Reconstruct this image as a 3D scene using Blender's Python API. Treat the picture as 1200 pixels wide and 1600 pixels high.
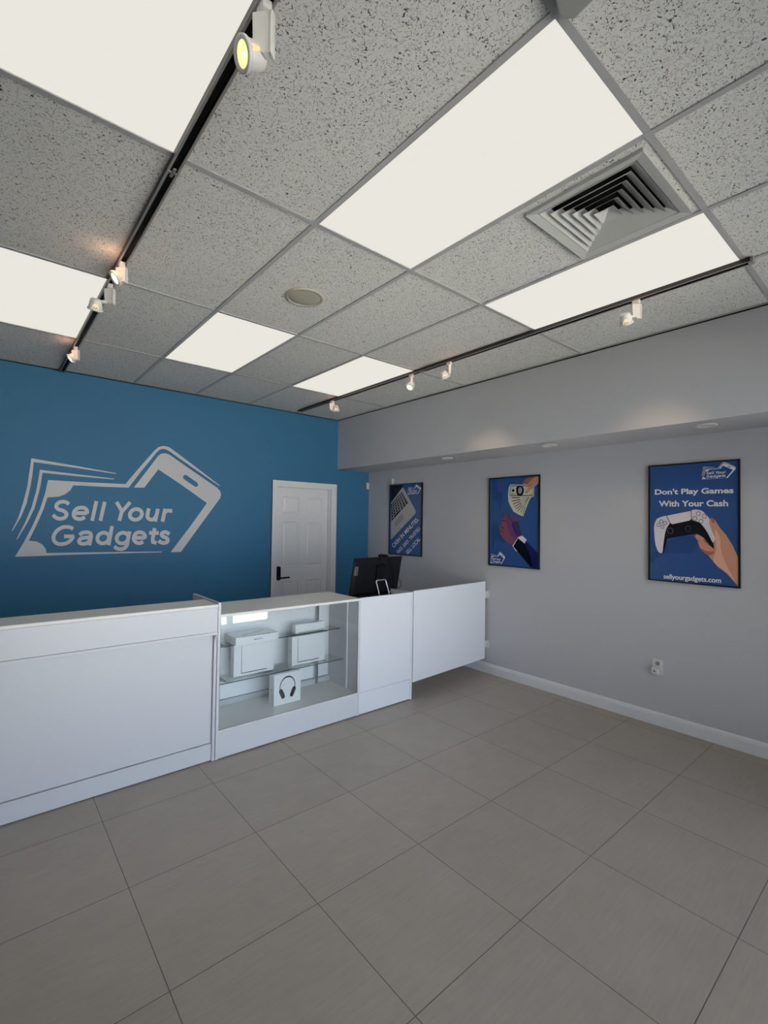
import bpy, bmesh, math, random
from mathutils import Vector, Matrix
from mathutils.geometry import tessellate_polygon

random.seed(4)
for o in list(bpy.data.objects):
    bpy.data.objects.remove(o, do_unlink=True)
scn = bpy.context.scene
COL = scn.collection
PI = math.pi

# ------------------------------------------------------------------ camera
CAMZ = 1.588
F_PX, YAW, PITCH, ROLL = 742.8, 0.7016, 0.0229, 0.0141
fwd = Vector((math.sin(YAW) * math.cos(PITCH), math.cos(YAW) * math.cos(PITCH), math.sin(PITCH)))
rt = Vector((math.cos(YAW), -math.sin(YAW), 0.0))
up = rt.cross(fwd)
rt2 = math.cos(ROLL) * rt + math.sin(ROLL) * up
up2 = -math.sin(ROLL) * rt + math.cos(ROLL) * up
cd = bpy.data.cameras.new('camera')
cam = bpy.data.objects.new('camera', cd)
COL.objects.link(cam)
cd.sensor_fit = 'HORIZONTAL'
cd.sensor_width = 36.0
cd.lens = F_PX / 1200 * 36
cd.clip_start = 0.02
cam.matrix_world = Matrix(((rt2.x, up2.x, -fwd.x, 0), (rt2.y, up2.y, -fwd.y, 0), (rt2.z, up2.z, -fwd.z, CAMZ), (0, 0, 0, 1)))
scn.camera = cam


def at(u, v, ax, val):
    """the point of the photograph's pixel (u, v) on the plane coordinate[ax] = val"""
    d = fwd + rt2 * ((u - 600) / F_PX) - up2 * ((v - 800) / F_PX)
    o = Vector((0, 0, CAMZ))
    return o + d * ((val - o[ax]) / d[ax])


# ------------------------------------------------------------------ light and exposure
scn.view_settings.view_transform = 'Standard'
scn.view_settings.look = 'None'
scn.view_settings.exposure = 0.0
scn.view_settings.gamma = 1.0
scn.view_settings.use_curve_mapping = False
SKY = 5.2
PANEL = 0.82
SUN = 46.0
w = bpy.data.worlds.new('sky')
scn.world = w
w.use_nodes = True
bg = w.node_tree.nodes['Background']
bg.inputs['Color'].default_value = (0.74, 0.87, 1.05, 1)
bg.inputs['Strength'].default_value = SKY
sd = bpy.data.lights.new('sun', 'SUN')
sd.energy = SUN
sd.angle = 0.01
sd.color = (1.0, 0.94, 0.84)
sun = bpy.data.objects.new('sun', sd)
COL.objects.link(sun)
sun.rotation_euler = (Vector((0.50, 0.32, -1.2))).to_track_quat('-Z', 'Y').to_euler()


# ------------------------------------------------------------------ materials
def srgb(r, g, b):
    f = lambda c: (c / 255) / 12.92 if c <= 10 else ((c / 255 + 0.055) / 1.055) ** 2.4
    return (f(r), f(g), f(b), 1)


def mat(name, col, rough=0.5, metal=0.0, spec=0.5, bump=None, emit=None, estr=0.0, coat=0.0, mottle=None):
    m = bpy.data.materials.new(name)
    m.use_nodes = True
    nt = m.node_tree
    b = nt.nodes['Principled BSDF']
    b.inputs['Base Color'].default_value = col
    b.inputs['Roughness'].default_value = rough
    b.inputs['Metallic'].default_value = metal
    b.inputs['Specular IOR Level'].default_value = spec
    b.inputs['Coat Weight'].default_value = coat
    if emit:
        b.inputs['Emission Color'].default_value = emit
        b.inputs['Emission Strength'].default_value = estr
    if bump or mottle:
        tc = nt.nodes.new('ShaderNodeTexCoord')
    if mottle:
        sc, amt = mottle
        n = nt.nodes.new('ShaderNodeTexNoise')
        n.inputs['Scale'].default_value = sc
        n.inputs['Detail'].default_value = 4
        nt.links.new(tc.outputs['Object'], n.inputs['Vector'])
        hsv = nt.nodes.new('ShaderNodeHueSaturation')
        hsv.inputs['Color'].default_value = col
        mr = nt.nodes.new('ShaderNodeMapRange')
        mr.inputs['From Min'].default_value = 0.3
        mr.inputs['From Max'].default_value = 0.7
        mr.inputs['To Min'].default_value = 1 - amt
        mr.inputs['To Max'].default_value = 1 + amt
        nt.links.new(n.outputs['Fac'], mr.inputs['Value'])
        nt.links.new(mr.outputs['Result'], hsv.inputs['Value'])
        nt.links.new(hsv.outputs['Color'], b.inputs['Base Color'])
    if bump:
        sc, st = bump
        n = nt.nodes.new('ShaderNodeTexNoise')
        n.inputs['Scale'].default_value = sc
        n.inputs['Detail'].default_value = 3
        nt.links.new(tc.outputs['Object'], n.inputs['Vector'])
        bp = nt.nodes.new('ShaderNodeBump')
        bp.inputs['Strength'].default_value = st
        bp.inputs['Distance'].default_value = 0.002
        nt.links.new(n.outputs['Fac'], bp.inputs['Height'])
        nt.links.new(bp.outputs['Normal'], b.inputs['Normal'])
    return m


def emitter(name, col, strength):
    m = bpy.data.materials.new(name)
    m.use_nodes = True
    nt = m.node_tree
    nt.nodes.clear()
    out = nt.nodes.new('ShaderNodeOutputMaterial')
    e = nt.nodes.new('ShaderNodeEmission')
    e.inputs['Color'].default_value = col
    e.inputs['Strength'].default_value = strength
    nt.links.new(e.outputs[0], out.inputs['Surface'])
    return m


def glass(name, tint, refl=1.0):
    m = bpy.data.materials.new(name)
    m.use_nodes = True
    nt = m.node_tree
    nt.nodes.clear()
    out = nt.nodes.new('ShaderNodeOutputMaterial')
    tr = nt.nodes.new('ShaderNodeBsdfTransparent')
    tr.inputs['Color'].default_value = tint
    gl = nt.nodes.new('ShaderNodeBsdfGlossy')
    gl.inputs['Roughness'].default_value = 0.0
    fr = nt.nodes.new('ShaderNodeFresnel')
    fr.inputs['IOR'].default_value = 1.5
    mu = nt.nodes.new('ShaderNodeMath')
    mu.operation = 'MULTIPLY'
    mu.inputs[1].default_value = refl
    mx = nt.nodes.new('ShaderNodeMixShader')
    nt.links.new(fr.outputs[0], mu.inputs[0])
    nt.links.new(mu.outputs[0], mx.inputs['Fac'])
    nt.links.new(tr.outputs[0], mx.inputs[1])
    nt.links.new(gl.outputs[0], mx.inputs[2])
    nt.links.new(mx.outputs[0], out.inputs['Surface'])
    return m


def ceiling_tile_material():
    m = mat('mineral_fibre_tile', srgb(222, 221, 218), 0.95, spec=0.1)
    nt = m.node_tree
    b = nt.nodes['Principled BSDF']
    N = nt.nodes.new
    L = nt.links.new
    tc = N('ShaderNodeTexCoord')

    def noise(scale, detail, dist, off):
        mp = N('ShaderNodeMapping')
        mp.inputs['Location'].default_value = (off, off * 0.7, 0)
        L(tc.outputs['Object'], mp.inputs['Vector'])
        n = N('ShaderNodeTexNoise')
        n.inputs['Scale'].default_value = scale
        n.inputs['Detail'].default_value = detail
        n.inputs['Distortion'].default_value = dist
        L(mp.outputs[0], n.inputs['Vector'])
        return n.outputs['Fac']

    def math2(op, a, v):
        n = N('ShaderNodeMath')
        n.operation = op
        if hasattr(a, 'type') or hasattr(a, 'node'):
            L(a, n.inputs[0])
        else:
            n.inputs[0].default_value = a
        if isinstance(v, (int, float)):
            n.inputs[1].default_value = v
        elif v is not None:
            L(v, n.inputs[1])
        return n.outputs[0]

    def ramp(sock, lo, hi):
        mr = N('ShaderNodeMapRange')
        mr.inputs['From Min'].default_value = lo
        mr.inputs['From Max'].default_value = hi
        L(sock, mr.inputs['Value'])
        return mr.outputs['Result']

    # short wriggling fissures: thin iso-lines of one noise, broken up by another
    a = math2('ABSOLUTE', math2('SUBTRACT', noise(46, 0, 1.2, 3.1), 0.5), None)
    line = ramp(a, 0.024, 0.012)
    brk = ramp(noise(95, 0, 0, 9.3), 0.50, 0.53)
    fis = math2('MULTIPLY', line, brk)
    a2 = math2('ABSOLUTE', math2('SUBTRACT', noise(75, 0, 1.0, 23.1), 0.5), None)
    fis2 = math2('MULTIPLY', ramp(a2, 0.030, 0.014), ramp(noise(120, 0, 0, 41.0), 0.54, 0.57))
    vo = N('ShaderNodeTexVoronoi')
    vo.inputs['Scale'].default_value = 170
    L(tc.outputs['Object'], vo.inputs['Vector'])
    pin = math2('MULTIPLY', ramp(vo.outputs['Distance'], 0.30, 0.20), ramp(noise(60, 1, 0, 61.0), 0.46, 0.52))
    pin = math2('MULTIPLY', pin, 0.42)
    tot = math2('MAXIMUM', math2('MAXIMUM', fis, fis2), pin)
    mx = N('ShaderNodeMix')
    mx.data_type = 'RGBA'
    mx.inputs['A'].default_value = srgb(222, 221, 218)
    mx.inputs['B'].default_value = srgb(84, 82, 80)
    L(tot, mx.inputs['Factor'])
    L(mx.outputs['Result'], b.inputs['Base Color'])
    bp = N('ShaderNodeBump')
    bp.inputs['Strength'].default_value = 0.5
    bp.inputs['Distance'].default_value = 0.003
    bp.invert = True
    L(tot, bp.inputs['Height'])
    L(bp.outputs[0], b.inputs['Normal'])
    return m


TILE, FX, FY = 0.5846, 0.5232, 2.872


def floor_material():
    m = mat('porcelain_floor_tile', srgb(128, 121, 113), 0.42, spec=0.45)
    nt = m.node_tree
    b = nt.nodes['Principled BSDF']
    N = nt.nodes.new
    L = nt.links.new
    tc = N('ShaderNodeTexCoord')
    mp = N('ShaderNodeMapping')
    mp.inputs['Location'].default_value = (-FX + TILE * 20, -FY + TILE * 20, 0)
    L(tc.outputs['Object'], mp.inputs['Vector'])
    br = N('ShaderNodeTexBrick')
    br.offset = 0.0
    br.offset_frequency = 1
    br.squash = 1.0
    br.inputs['Scale'].default_value = 1.0
    br.inputs['Brick Width'].default_value = TILE
    br.inputs['Row Height'].default_value = TILE
    br.inputs['Mortar Size'].default_value = 0.0016
    br.inputs['Mortar Smooth'].default_value = 0.0
    br.inputs['Bias'].default_value = 0.0
    br.inputs['Color1'].default_value = srgb(166, 155, 143)
    br.inputs['Color2'].default_value = srgb(162, 151, 140)
    br.inputs['Mortar'].default_value = srgb(92, 85, 78)
    L(mp.outputs[0], br.inputs['Vector'])
    # faint streaks and clouds in the glaze
    mp2 = N('ShaderNodeMapping')
    mp2.inputs['Scale'].default_value = (3, 40, 1)
    L(tc.outputs['Object'], mp2.inputs['Vector'])
    n1 = N('ShaderNodeTexNoise')
    n1.inputs['Scale'].default_value = 2.2
    n1.inputs['Detail'].default_value = 5
    L(mp2.outputs[0], n1.inputs['Vector'])
    n2 = N('ShaderNodeTexNoise')
    n2.inputs['Scale'].default_value = 4.5
    n2.inputs['Detail'].default_value = 6
    n2.inputs['Roughness'].default_value = 0.65
    L(tc.outputs['Object'], n2.inputs['Vector'])
    add = N('ShaderNodeMath')
    add.operation = 'ADD'
    L(n1.outputs['Fac'], add.inputs[0])
    L(n2.outputs['Fac'], add.inputs[1])
    mr = N('ShaderNodeMapRange')
    mr.inputs['From Min'].default_value = 0.7
    mr.inputs['From Max'].default_value = 1.3
    mr.inputs['To Min'].default_value = 0.93
    mr.inputs['To Max'].default_value = 1.07
    L(add.outputs[0], mr.inputs['Value'])
    hs = N('ShaderNodeHueSaturation')
    L(mr.outputs['Result'], hs.inputs['Value'])
    L(br.outputs['Color'], hs.inputs['Color'])
    L(hs.outputs['Color'], b.inputs['Base Color'])
    bp = N('ShaderNodeBump')
    bp.inputs['Strength'].default_value = 0.6
    bp.inputs['Distance'].default_value = 0.002
    bp.invert = True
    L(br.outputs['Fac'], bp.inputs['Height'])
    L(bp.outputs[0], b.inputs['Normal'])
    return m


M = {}
M['tile'] = ceiling_tile_material()
M['floor'] = floor_material()
M['blue'] = mat('blue_wall_paint', srgb(57, 115, 152), 0.55, spec=0.35, bump=(180, 0.12))
M['grey'] = mat('grey_wall_paint', srgb(191, 190, 194), 0.6, spec=0.3, bump=(180, 0.12))
M['base'] = mat('white_gloss_trim', srgb(222, 222, 222), 0.35)
M['grid'] = mat('grey_white_grid_metal', srgb(172, 172, 172), 0.45)
M['dark'] = mat('shadow_gap_black', srgb(18, 18, 20), 0.9)
M['lam'] = mat('white_melamine', srgb(212, 211, 214), 0.38, bump=(260, 0.04))
M['lam2'] = mat('grey_white_melamine_top', srgb(232, 229, 222), 0.42, bump=(260, 0.04))
M['door'] = mat('white_door_paint', srgb(228, 226, 226), 0.4)
M['black'] = mat('black_plastic', srgb(6, 6, 8), 0.5, spec=0.25)
M['blackm'] = mat('dark_navy_plastic', srgb(12, 12, 20), 0.3, spec=0.35)
M['frame'] = mat('black_poster_frame', srgb(14, 14, 18), 0.35)
M['track'] = mat('bronze_track', srgb(64, 58, 55), 0.4, metal=0.4)
M['tracklip'] = mat('grey_track_lip', srgb(150, 146, 143), 0.35, metal=0.2)
M['wplast'] = mat('white_plastic', srgb(214, 212, 208), 0.4)
M['gplast'] = mat('grey_plastic', srgb(150, 150, 148), 0.45)
M['chrome'] = mat('chrome', srgb(240, 240, 240), 0.3, metal=1.0)
M['alu'] = mat('brushed_aluminium', srgb(150, 155, 160), 0.35, metal=0.8)
M['acryl'] = mat('white_acrylic', srgb(244, 246, 248), 0.25)
M['lam_lit'] = mat('white_melamine_lit', srgb(228, 228, 232), 0.36, bump=(260, 0.04))  # lighter copy of the counter melamine; window light on flap and cabinet in its colour
M['carton'] = mat('white_gloss_carton', srgb(238, 239, 240), 0.3)
M['cartonside'] = mat('carton_side', srgb(196, 199, 203), 0.35)
M['ink'] = mat('grey_ink', srgb(70, 76, 88), 0.4)
M['inkd'] = mat('black_ink', srgb(22, 26, 34), 0.4)
M['glass'] = glass('clear_glass', (0.985, 0.995, 0.992, 1), 1.3)
M['shelfglass'] = glass('shelf_glass', (0.975, 0.992, 0.985, 1), 0.35)
M['glassedge'] = mat('green_glass_edge', srgb(50, 84, 88), 0.2)
M['winglass'] = glass('window_glass', (0.97, 0.98, 0.98, 1), 1.0)
M['diff'] = emitter('lit_diffuser', (1.0, 0.975, 0.885, 1), PANEL)
M['lamp'] = emitter('warm_reflector_lamp', (1.0, 0.90, 0.42, 1), 1.15)
M['lampw'] = emitter('warm_white_lamp', (1.0, 0.93, 0.74, 1), 1.4)
M['slot'] = emitter('lamp_glow_through_slot', (1.0, 0.70, 0.38, 1), 1.15)
M['bulb'] = emitter('lamp_filament', (1.0, 0.95, 0.85, 1), 3.0)
M['vinyl'] = mat('grey_white_vinyl', srgb(204, 203, 203), 0.5)
M['vent'] = mat('vent_enamel', srgb(188, 188, 186), 0.4)
M['speaker'] = mat('speaker_grille', srgb(168, 164, 150), 0.6)
M['concrete'] = mat('pale_pavement', srgb(190, 188, 182), 0.9)
M['can'] = mat('downlight_glass', srgb(210, 205, 196), 0.3)
PRN = dict(rough=0.16, spec=0.5)
for k, c in dict(pblue=(52, 84, 142), pblue2=(45, 74, 130), pdark=(16, 17, 26), pwhite=(226, 230, 238), palu=(178, 176, 178), pctrl=(222, 214, 220), pline=(96, 96, 112),
                 pskin=(206, 150, 124), pskin2=(168, 106, 86), pskin3=(228, 176, 150), ppurp=(104, 66, 110), ppurp2=(66, 46, 104), prose=(134, 76, 96), pbill=(206, 204, 184), pbill2=(96, 100, 92),
                 pnavy=(26, 30, 92), psleeve=(12, 12, 24), pgrey=(150, 150, 156)).items():
    M[k] = mat('print_' + k[1:], srgb(*c), **PRN)


# ------------------------------------------------------------------ mesh builder
class MB:
    def __init__(s):
        s.v, s.f, s.m, s.sm, s.mats = [], [], [], [], []

    def mi(s, name):
        if name is None:
            return 0
        if name not in s.mats:
            s.mats.append(name)
        return s.mats.index(name)

    def add(s, vs, fs, m=None, smooth=False):
        i0 = len(s.v)
        k = s.mi(m)
        s.v += [tuple(p) for p in vs]
        for f in fs:
            s.f.append([i0 + i for i in f])
            s.m.append(k)
            s.sm.append(smooth)
        return s

    def box(s, x0, x1, y0, y1, z0, z1, m=None, X=None):
        vs = [Vector((x, y, z)) for z in (z0, z1) for y in (y0, y1) for x in (x0, x1)]
        if X is not None:
            vs = [X @ p for p in vs]
        return s.add(vs, [(0, 2, 3, 1), (4, 5, 7, 6), (0, 1, 5, 4), (2, 6, 7, 3), (0, 4, 6, 2), (1, 3, 7, 5)], m)

    def lathe(s, prof, n=32, m=None, X=None, smooth=True, cap0=True, cap1=True):
        vs, fs = [], []
        for r, z in prof:
            for i in range(n):
                a = 2 * PI * i / n
                vs.append(Vector((r * math.cos(a), r * math.sin(a), z)))
        for j in range(len(prof) - 1):
            for i in range(n):
                k = (i + 1) % n
                fs.append((j * n + i, j * n + k, (j + 1) * n + k, (j + 1) * n + i))
        if X is not None:
            vs = [X @ p for p in vs]
        s.add(vs, fs, m, smooth)
        if cap0:
            s.add(vs[:n], [tuple(range(n))[::-1]], m)
        if cap1:
            s.add(vs[-n:], [tuple(range(n))], m)
        return s

    def tube(s, pts, r, n=10, m=None):
        pts = [Vector(p) for p in pts]
        vs, fs = [], []
        prev = None
        for i, p in enumerate(pts):
            t = (pts[min(i + 1, len(pts) - 1)] - pts[max(i - 1, 0)]).normalized()
            a = (prev - t * prev.dot(t)) if prev is not None else (Vector((0, 0, 1)).cross(t) if abs(t.z) < 0.9 else Vector((1, 0, 0)).cross(t))
            a.normalize()
            prev = a
            b = t.cross(a)
            for k in range(n):
                q = 2 * PI * k / n
                vs.append(p + (a * math.cos(q) + b * math.sin(q)) * r)
        for i in range(len(pts) - 1):
            for k in range(n):
                l = (k + 1) % n
                fs.append((i * n + k, i * n + l, (i + 1) * n + l, (i + 1) * n + k))
        s.add(vs, fs, m, True)
        s.add(vs[:n], [tuple(range(n))[::-1]], m)
        s.add(vs[-n:], [tuple(range(n))], m)
        return s

    def prism(s, loop, off, m=None):
        """a flat polygon (list of 3D points) thickened by the vector off"""
        loop = [Vector(p) for p in loop]
        off = Vector(off)
        n = len(loop)
        tri = tessellate_polygon([loop])
        vs = loop + [p + off for p in loop]
        fs = [tuple(t) for t in tri] + [tuple(i + n for i in t)[::-1] for t in tri]
        fs += [(i, (i + 1) % n, n + (i + 1) % n, n + i) for i in range(n)]
        return s.add(vs, fs, m)

    def flat(s, loops, m=None):
        loops = [[Vector(p) for p in l] for l in loops]
        tri = tessellate_polygon(loops)
        return s.add([p for l in loops for p in l], [tuple(t) for t in tri], m)

    def build(s, name, material=None, parent=None, bevel=0.0, loc=None):
        me = bpy.data.meshes.new(name)
        vs = s.v
        if parent is not None:
            pl = Vector(WORLD.get(parent, (0, 0, 0)))
            vs = [tuple(Vector(p) - pl) for p in vs]
        me.from_pydata(vs, [], s.f)
        names = s.mats or [material]
        for nm in names:
            me.materials.append(M[nm])
        for p, k, sm in zip(me.polygons, s.m, s.sm):
            p.material_index = k
            p.use_smooth = sm
        me.validate()
        bm = bmesh.new()
        bm.from_mesh(me)
        bmesh.ops.remove_doubles(bm, verts=bm.verts, dist=1e-6)
        if all(len(e.link_faces) >= 2 for e in bm.edges):
            bmesh.ops.recalc_face_normals(bm, faces=bm.faces)
        bm.to_mesh(me)
        bm.free()
        o = bpy.data.objects.new(name, me)
        COL.objects.link(o)
        if parent is not None:
            o.parent = parent
            WORLD[o] = WORLD.get(parent, (0, 0, 0))
        if bevel:
            b = o.modifiers.new('bevel', 'BEVEL')
            b.width = bevel
            b.segments = 2
            b.limit_method = 'ANGLE'
        return o


WORLD = {}


def thing(name, label, cat, loc=(0, 0, 0), group=None):
    o = bpy.data.objects.new(name, None)
    COL.objects.link(o)
    o.location = loc
    o.empty_display_size = 0.1
    WORLD[o] = tuple(loc)
    o['label'] = label
    o['category'] = cat
    if group:
        o['group'] = group
    return o


def tag(o, label, cat, group=None):
    o['label'] = label
    o['category'] = cat
    if group:
        o['group'] = group
    return o


def struct(o):
    o['kind'] = 'structure'
    return o


def smooth_loop(p, k=4):
    """closed Catmull-Rom through 2D points"""
    n, out = len(p), []
    for i in range(n):
        a, b, c, d = (p[(i + j - 1) % n] for j in range(4))
        for q in range(k):
            t = q / k
            out.append(tuple(0.5 * (2 * b[e] + (c[e] - a[e]) * t + (2 * a[e] - 5 * b[e] + 4 * c[e] - d[e]) * t * t + (3 * b[e] - a[e] - 3 * c[e] + d[e]) * t ** 3) for e in (0, 1)))
    return out


def text_tris(s, shear=0.0, offset=0.0, spacing=1.0):
    """the outline of a piece of lettering as flat triangles, in 2D, with its bounding box"""
    cu = bpy.data.curves.new('t', 'FONT')
    cu.body = s
    cu.size = 1.0
    cu.shear = shear
    cu.offset = offset
    cu.space_character = spacing
    cu.resolution_u = 4
    ob = bpy.data.objects.new('t', cu)
    COL.objects.link(ob)
    dg = bpy.context.evaluated_depsgraph_get()
    dg.update()
    me = bpy.data.meshes.new_from_object(ob.evaluated_get(dg))
    vs = [(v.co.x, v.co.y) for v in me.vertices]
    fs = [tuple(p.vertices) for p in me.polygons]
    bpy.data.objects.remove(ob, do_unlink=True)
    bpy.data.curves.remove(cu)
    bpy.data.meshes.remove(me)
    xs = [v[0] for v in vs]
    ys = [v[1] for v in vs]
    return vs, fs, (min(xs), max(xs), min(ys), max(ys))


def text_on(mb, s, BL, BR, TL, m, shear=0.0, offset=0.0, thick=None, spacing=1.0):
    """lettering whose bounding box fills the parallelogram BL, BR, TL"""
    vs, fs, (x0, x1, y0, y1) = text_tris(s, shear, offset, spacing)
    BL, BR, TL = Vector(BL), Vector(BR), Vector(TL)
    P = [BL + (BR - BL) * ((x - x0) / (x1 - x0)) + (TL - BL) * ((y - y0) / (y1 - y0)) for x, y in vs]
    mb.add(P, fs, m)
    if thick is not None:
        # side walls along the boundary edges, and the lifted front face
        t = Vector(thick)
        mb.add([p + t for p in P], fs, m)
        cnt = {}
        for f in fs:
            for i in range(len(f)):
                e = (f[i], f[(i + 1) % len(f)])
                k = tuple(sorted(e))
                cnt[k] = None if k in cnt else e
        for e in cnt.values():
            if e:
                mb.add([P[e[0]], P[e[1]], P[e[1]] + t, P[e[0]] + t], [(0, 1, 2, 3)], m)


# ------------------------------------------------------------------ room shell
CZ = 2.963          # underside of the ceiling grid
YW = 5.29           # back wall
XR = 4.18           # right wall
XS = 3.64           # face of the soffit
ZS = 2.298          # underside of the soffit
XL = -2.0
YF = -0.55          # shopfront
struct(MB().box(XL - .1, XR + .1, YF - .1, YW + .1, -0.08, 0).build('floor', 'floor'))

# back wall with the doorway
DX0, DX1, DZ = 2.745, 3.560, 2.03
b = MB()
b.box(XL - .1, DX0, YW, YW + .12, 0, 3.3)
b.box(DX1, XR, YW, YW + .12, 0, 3.3)
b.box(DX0, DX1, YW, YW + .12, DZ, 3.3)
struct(b.build('wall_back', 'blue'))
struct(MB().box(XR, XR + .1, YF - .1, YW + .12, 0, 3.3).build('wall_right', 'grey'))
struct(MB().box(XS, XR, YF, YW, ZS, 3.3).build('wall_soffit', 'grey'))
struct(MB().box(XL - .1, XL, YF - .1, YW, 0, 3.3).build('wall_left', 'grey'))

# shopfront: piers, head and glass
MULL = [(0.10, 0.15), (0.95, 1.0), (1.9, 1.95), (2.80, 2.88), (3.45, 3.5)]
b = MB()
b.box(XL - .1, 0.10, YF - .1, YF, 0, 3.3)
b.box(3.5, XR, YF - .1, YF, 0, 3.3)
b.box(0.10, 3.5, YF - .1, YF, 2.55, 3.3)
struct(b.build('wall_front', 'grey'))
for i in range(4):
    x0, x1 = MULL[i][1], MULL[i + 1][0]
    fr = MB()
    fr.box(MULL[i][0] + 0.001, x0, YF - .07, YF - .02, 0, 2.55)
    fr.box(x0, x1, YF - .07, YF - .02, 0, 0.06)
    fr.box(x0, x1, YF - .07, YF - .02, 2.50, 2.55)
    if i == 3:
        fr.box(MULL[4][0], MULL[4][1] - 0.001, YF - .07, YF - .02, 0, 2.55)
    o = struct(fr.build('window_%d' % (i + 1), 'alu'))
    g = MB().box(x0, x1, YF - .05, YF - .044, 0.06, 2.50).build('window_pane', 'winglass', o)
struct(MB().box(-14, 16, -16, YF - .1, -0.14, -0.06).build('floor_pavement', 'concrete'))
struct(MB().box(XL - .1, XR + .1, YF - .1, YW + .12, 3.3, 3.4).build('ceiling_deck', 'grey'))

# suspended ceiling: tiles, grid
colx = [2.9716 - 0.61 * k for k in range(0, 9)]      # T bars along the depth
colx = [x for x in colx if x > XL]
rowy = [YF + 0.002, 0.663, 1.874, 3.085, 4.296]
X_edges = [XS] + colx + [XL]
Y_edges = [YF] + rowy[1:] + [YW]
LIGHTS = {(1, 1), (3, 1), (5, 1), (1, 3), (3, 3), (5, 3)}
VX0, VX1, VY0, VY1 = 1.80, 2.325, 0.70, 1.19       # the air vent
t = MB()
for i in range(len(X_edges) - 1):
    xa, xb = X_edges[i + 1], X_edges[i]
    for j in range(len(Y_edges) - 1):
        ya, yb = Y_edges[j], Y_edges[j + 1]
        if (i, j) in LIGHTS:
            continue
        z0, z1 = CZ + 0.006, CZ + 0.022
        if xa < 2.0 < xb and ya < 1.0 < yb:
            hx0, hx1, hy0, hy1 = VX0 + .02, VX1 - .02, VY0 + .02, VY1 - .02
            t.box(xa, hx0, ya, yb, z0, z1)
            t.box(hx1, xb, ya, yb, z0, z1)
            t.box(hx0, hx1, ya, hy0, z0, z1)
            t.box(hx0, hx1, hy1, yb, z0, z1)
        else:
            t.box(xa, xb, ya, yb, z0, z1)
struct(t.build('ceiling', 'tile'))
g = MB()
for x in colx:
    g.box(x - .012, x + .012, YF, YW, CZ, CZ + .005)
    g.box(x - .002, x + .002, YF, YW, CZ + .005, CZ + .035)
for y in rowy[1:]:
    for i in range(len(X_edges) - 1):
        xa = X_edges[i + 1] + (.012 if i < len(X_edges) - 2 else 0)
        xb = X_edges[i] - (.012 if i else 0)
        g.box(xa, xb, y - .012, y + .012, CZ + .0004, CZ + .005)
struct(g.build('trim_1', 'grid'))
g = MB()
g.box(XL, XS, YW - .022, YW, CZ, CZ + .003)
g.box(XS - .022, XS, YF, YW, CZ, CZ + .003)
struct(g.build('trim_2', 'grid'))
g = MB()
g.box(XL, XS, YW - .003, YW, CZ - .009, CZ)
g.box(XS - .003, XS, YF, YW, CZ - .009, CZ)
struct(g.build('shadow_gap_strip', 'dark'))  # black strip standing in for the shaded gap between wall and ceiling

# baseboards
def baseboard(name, p, q, nrm):
    p, q, nrm = Vector(p), Vector(q), Vector(nrm)
    prof = [(0, 0), (0.018, 0), (0.018, 0.076), (0.014, 0.080), (0.014, 0.086), (0.009, 0.098), (0.006, 0.103), (0, 0.103)]
    vs = [e + nrm * a + Vector((0, 0, b_)) for e in (p, q) for a, b_ in prof]
    n = len(prof)
    fs = [(i, (i + 1) % n, n + (i + 1) % n, n + i) for i in range(n)] + [tuple(range(n))[::-1], tuple(range(n, 2 * n))]
    return struct(MB().add(vs, fs).build(name, 'base'))


baseboard('baseboard_right', (XR, YF, 0), (XR, YW, 0), (-1, 0, 0))
baseboard('baseboard_back', (XL, YW, 0), (2.69, YW, 0), (0, -1, 0))
baseboard('baseboard_corner', (3.627, YW, 0), (XR - .02, YW, 0), (0, -1, 0))

# ------------------------------------------------------------------ door in the blue wall
SX0, SX1, SY = 2.762, 3.543, YW + 0.070
xs = [SX0, 2.872, 3.105, 3.212, 3.445, SX1]
zs = [0.008, 0.22, 0.835, 1.02, 1.585, 1.70, 1.905, 2.018]
bm = bmesh.new()
grid = [[bm.verts.new((x, SY, z)) for x in xs] for z in zs]
pan = []
for j in range(len(zs) - 1):
    for i in range(len(xs) - 1):
        f = bm.faces.new((grid[j][i], grid[j][i + 1], grid[j + 1][i + 1], grid[j + 1][i]))
        if i in (1, 3) and j in (1, 3, 5):
            pan.append(f)
bm.normal_update()
for th, dp in ((0.010, -0.009), (0.012, 0.0), (0.026, 0.007)):
    bmesh.ops.inset_individual(bm, faces=pan, thickness=th, depth=dp)
ext = bmesh.ops.extrude_edge_only(bm, edges=[e for e in bm.edges if len(e.link_faces) == 1])
for v_ in [v for v in ext['geom'] if isinstance(v, bmesh.types.BMVert)]:
    v_.co.y += 0.036
me = bpy.data.meshes.new('door_1')
bm.to_mesh(me)
bm.free()
me.materials.append(M['door'])
door = bpy.data.objects.new('door_1', me)
COL.objects.link(door)
struct(door)
b = MB()
# smart lock: tall black plate with rounded ends
pl = []
for cx_, cz_, a0 in ((2.822, 0.882, PI), (2.822, 1.006, 0)):
    for k in range(9):
        a = a0 + PI * k / 8
        pl.append((cx_ + .026 * math.cos(a), SY - .001, cz_ + .026 * math.sin(a)))
b.prism(pl, (0, -.022, 0))
b.build('door_lock', 'black', door, bevel=.003)
b = MB()
b.lathe([(0.019, 0), (0.019, 0.018), (0.011, 0.022), (0.011, 0.048)], 20, X=Matrix.Translation((2.823, SY - .022, 0.889)) @ Matrix.Rotation(PI / 2, 4, 'X'))
b.tube([(2.823, SY - .062, .889), (2.85, SY - .064, .890), (2.91, SY - .064, .892), (2.948, SY - .060, .893)], .010)
b.build('door_handle', 'black', door)
b = MB()
for z in (0.3, 1.05, 1.8):
    b.tube([(3.542, SY - .004, z - .045), (3.542, SY - .004, z + .045)], .006)
b.build('door_hinge', 'alu', door)
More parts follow.
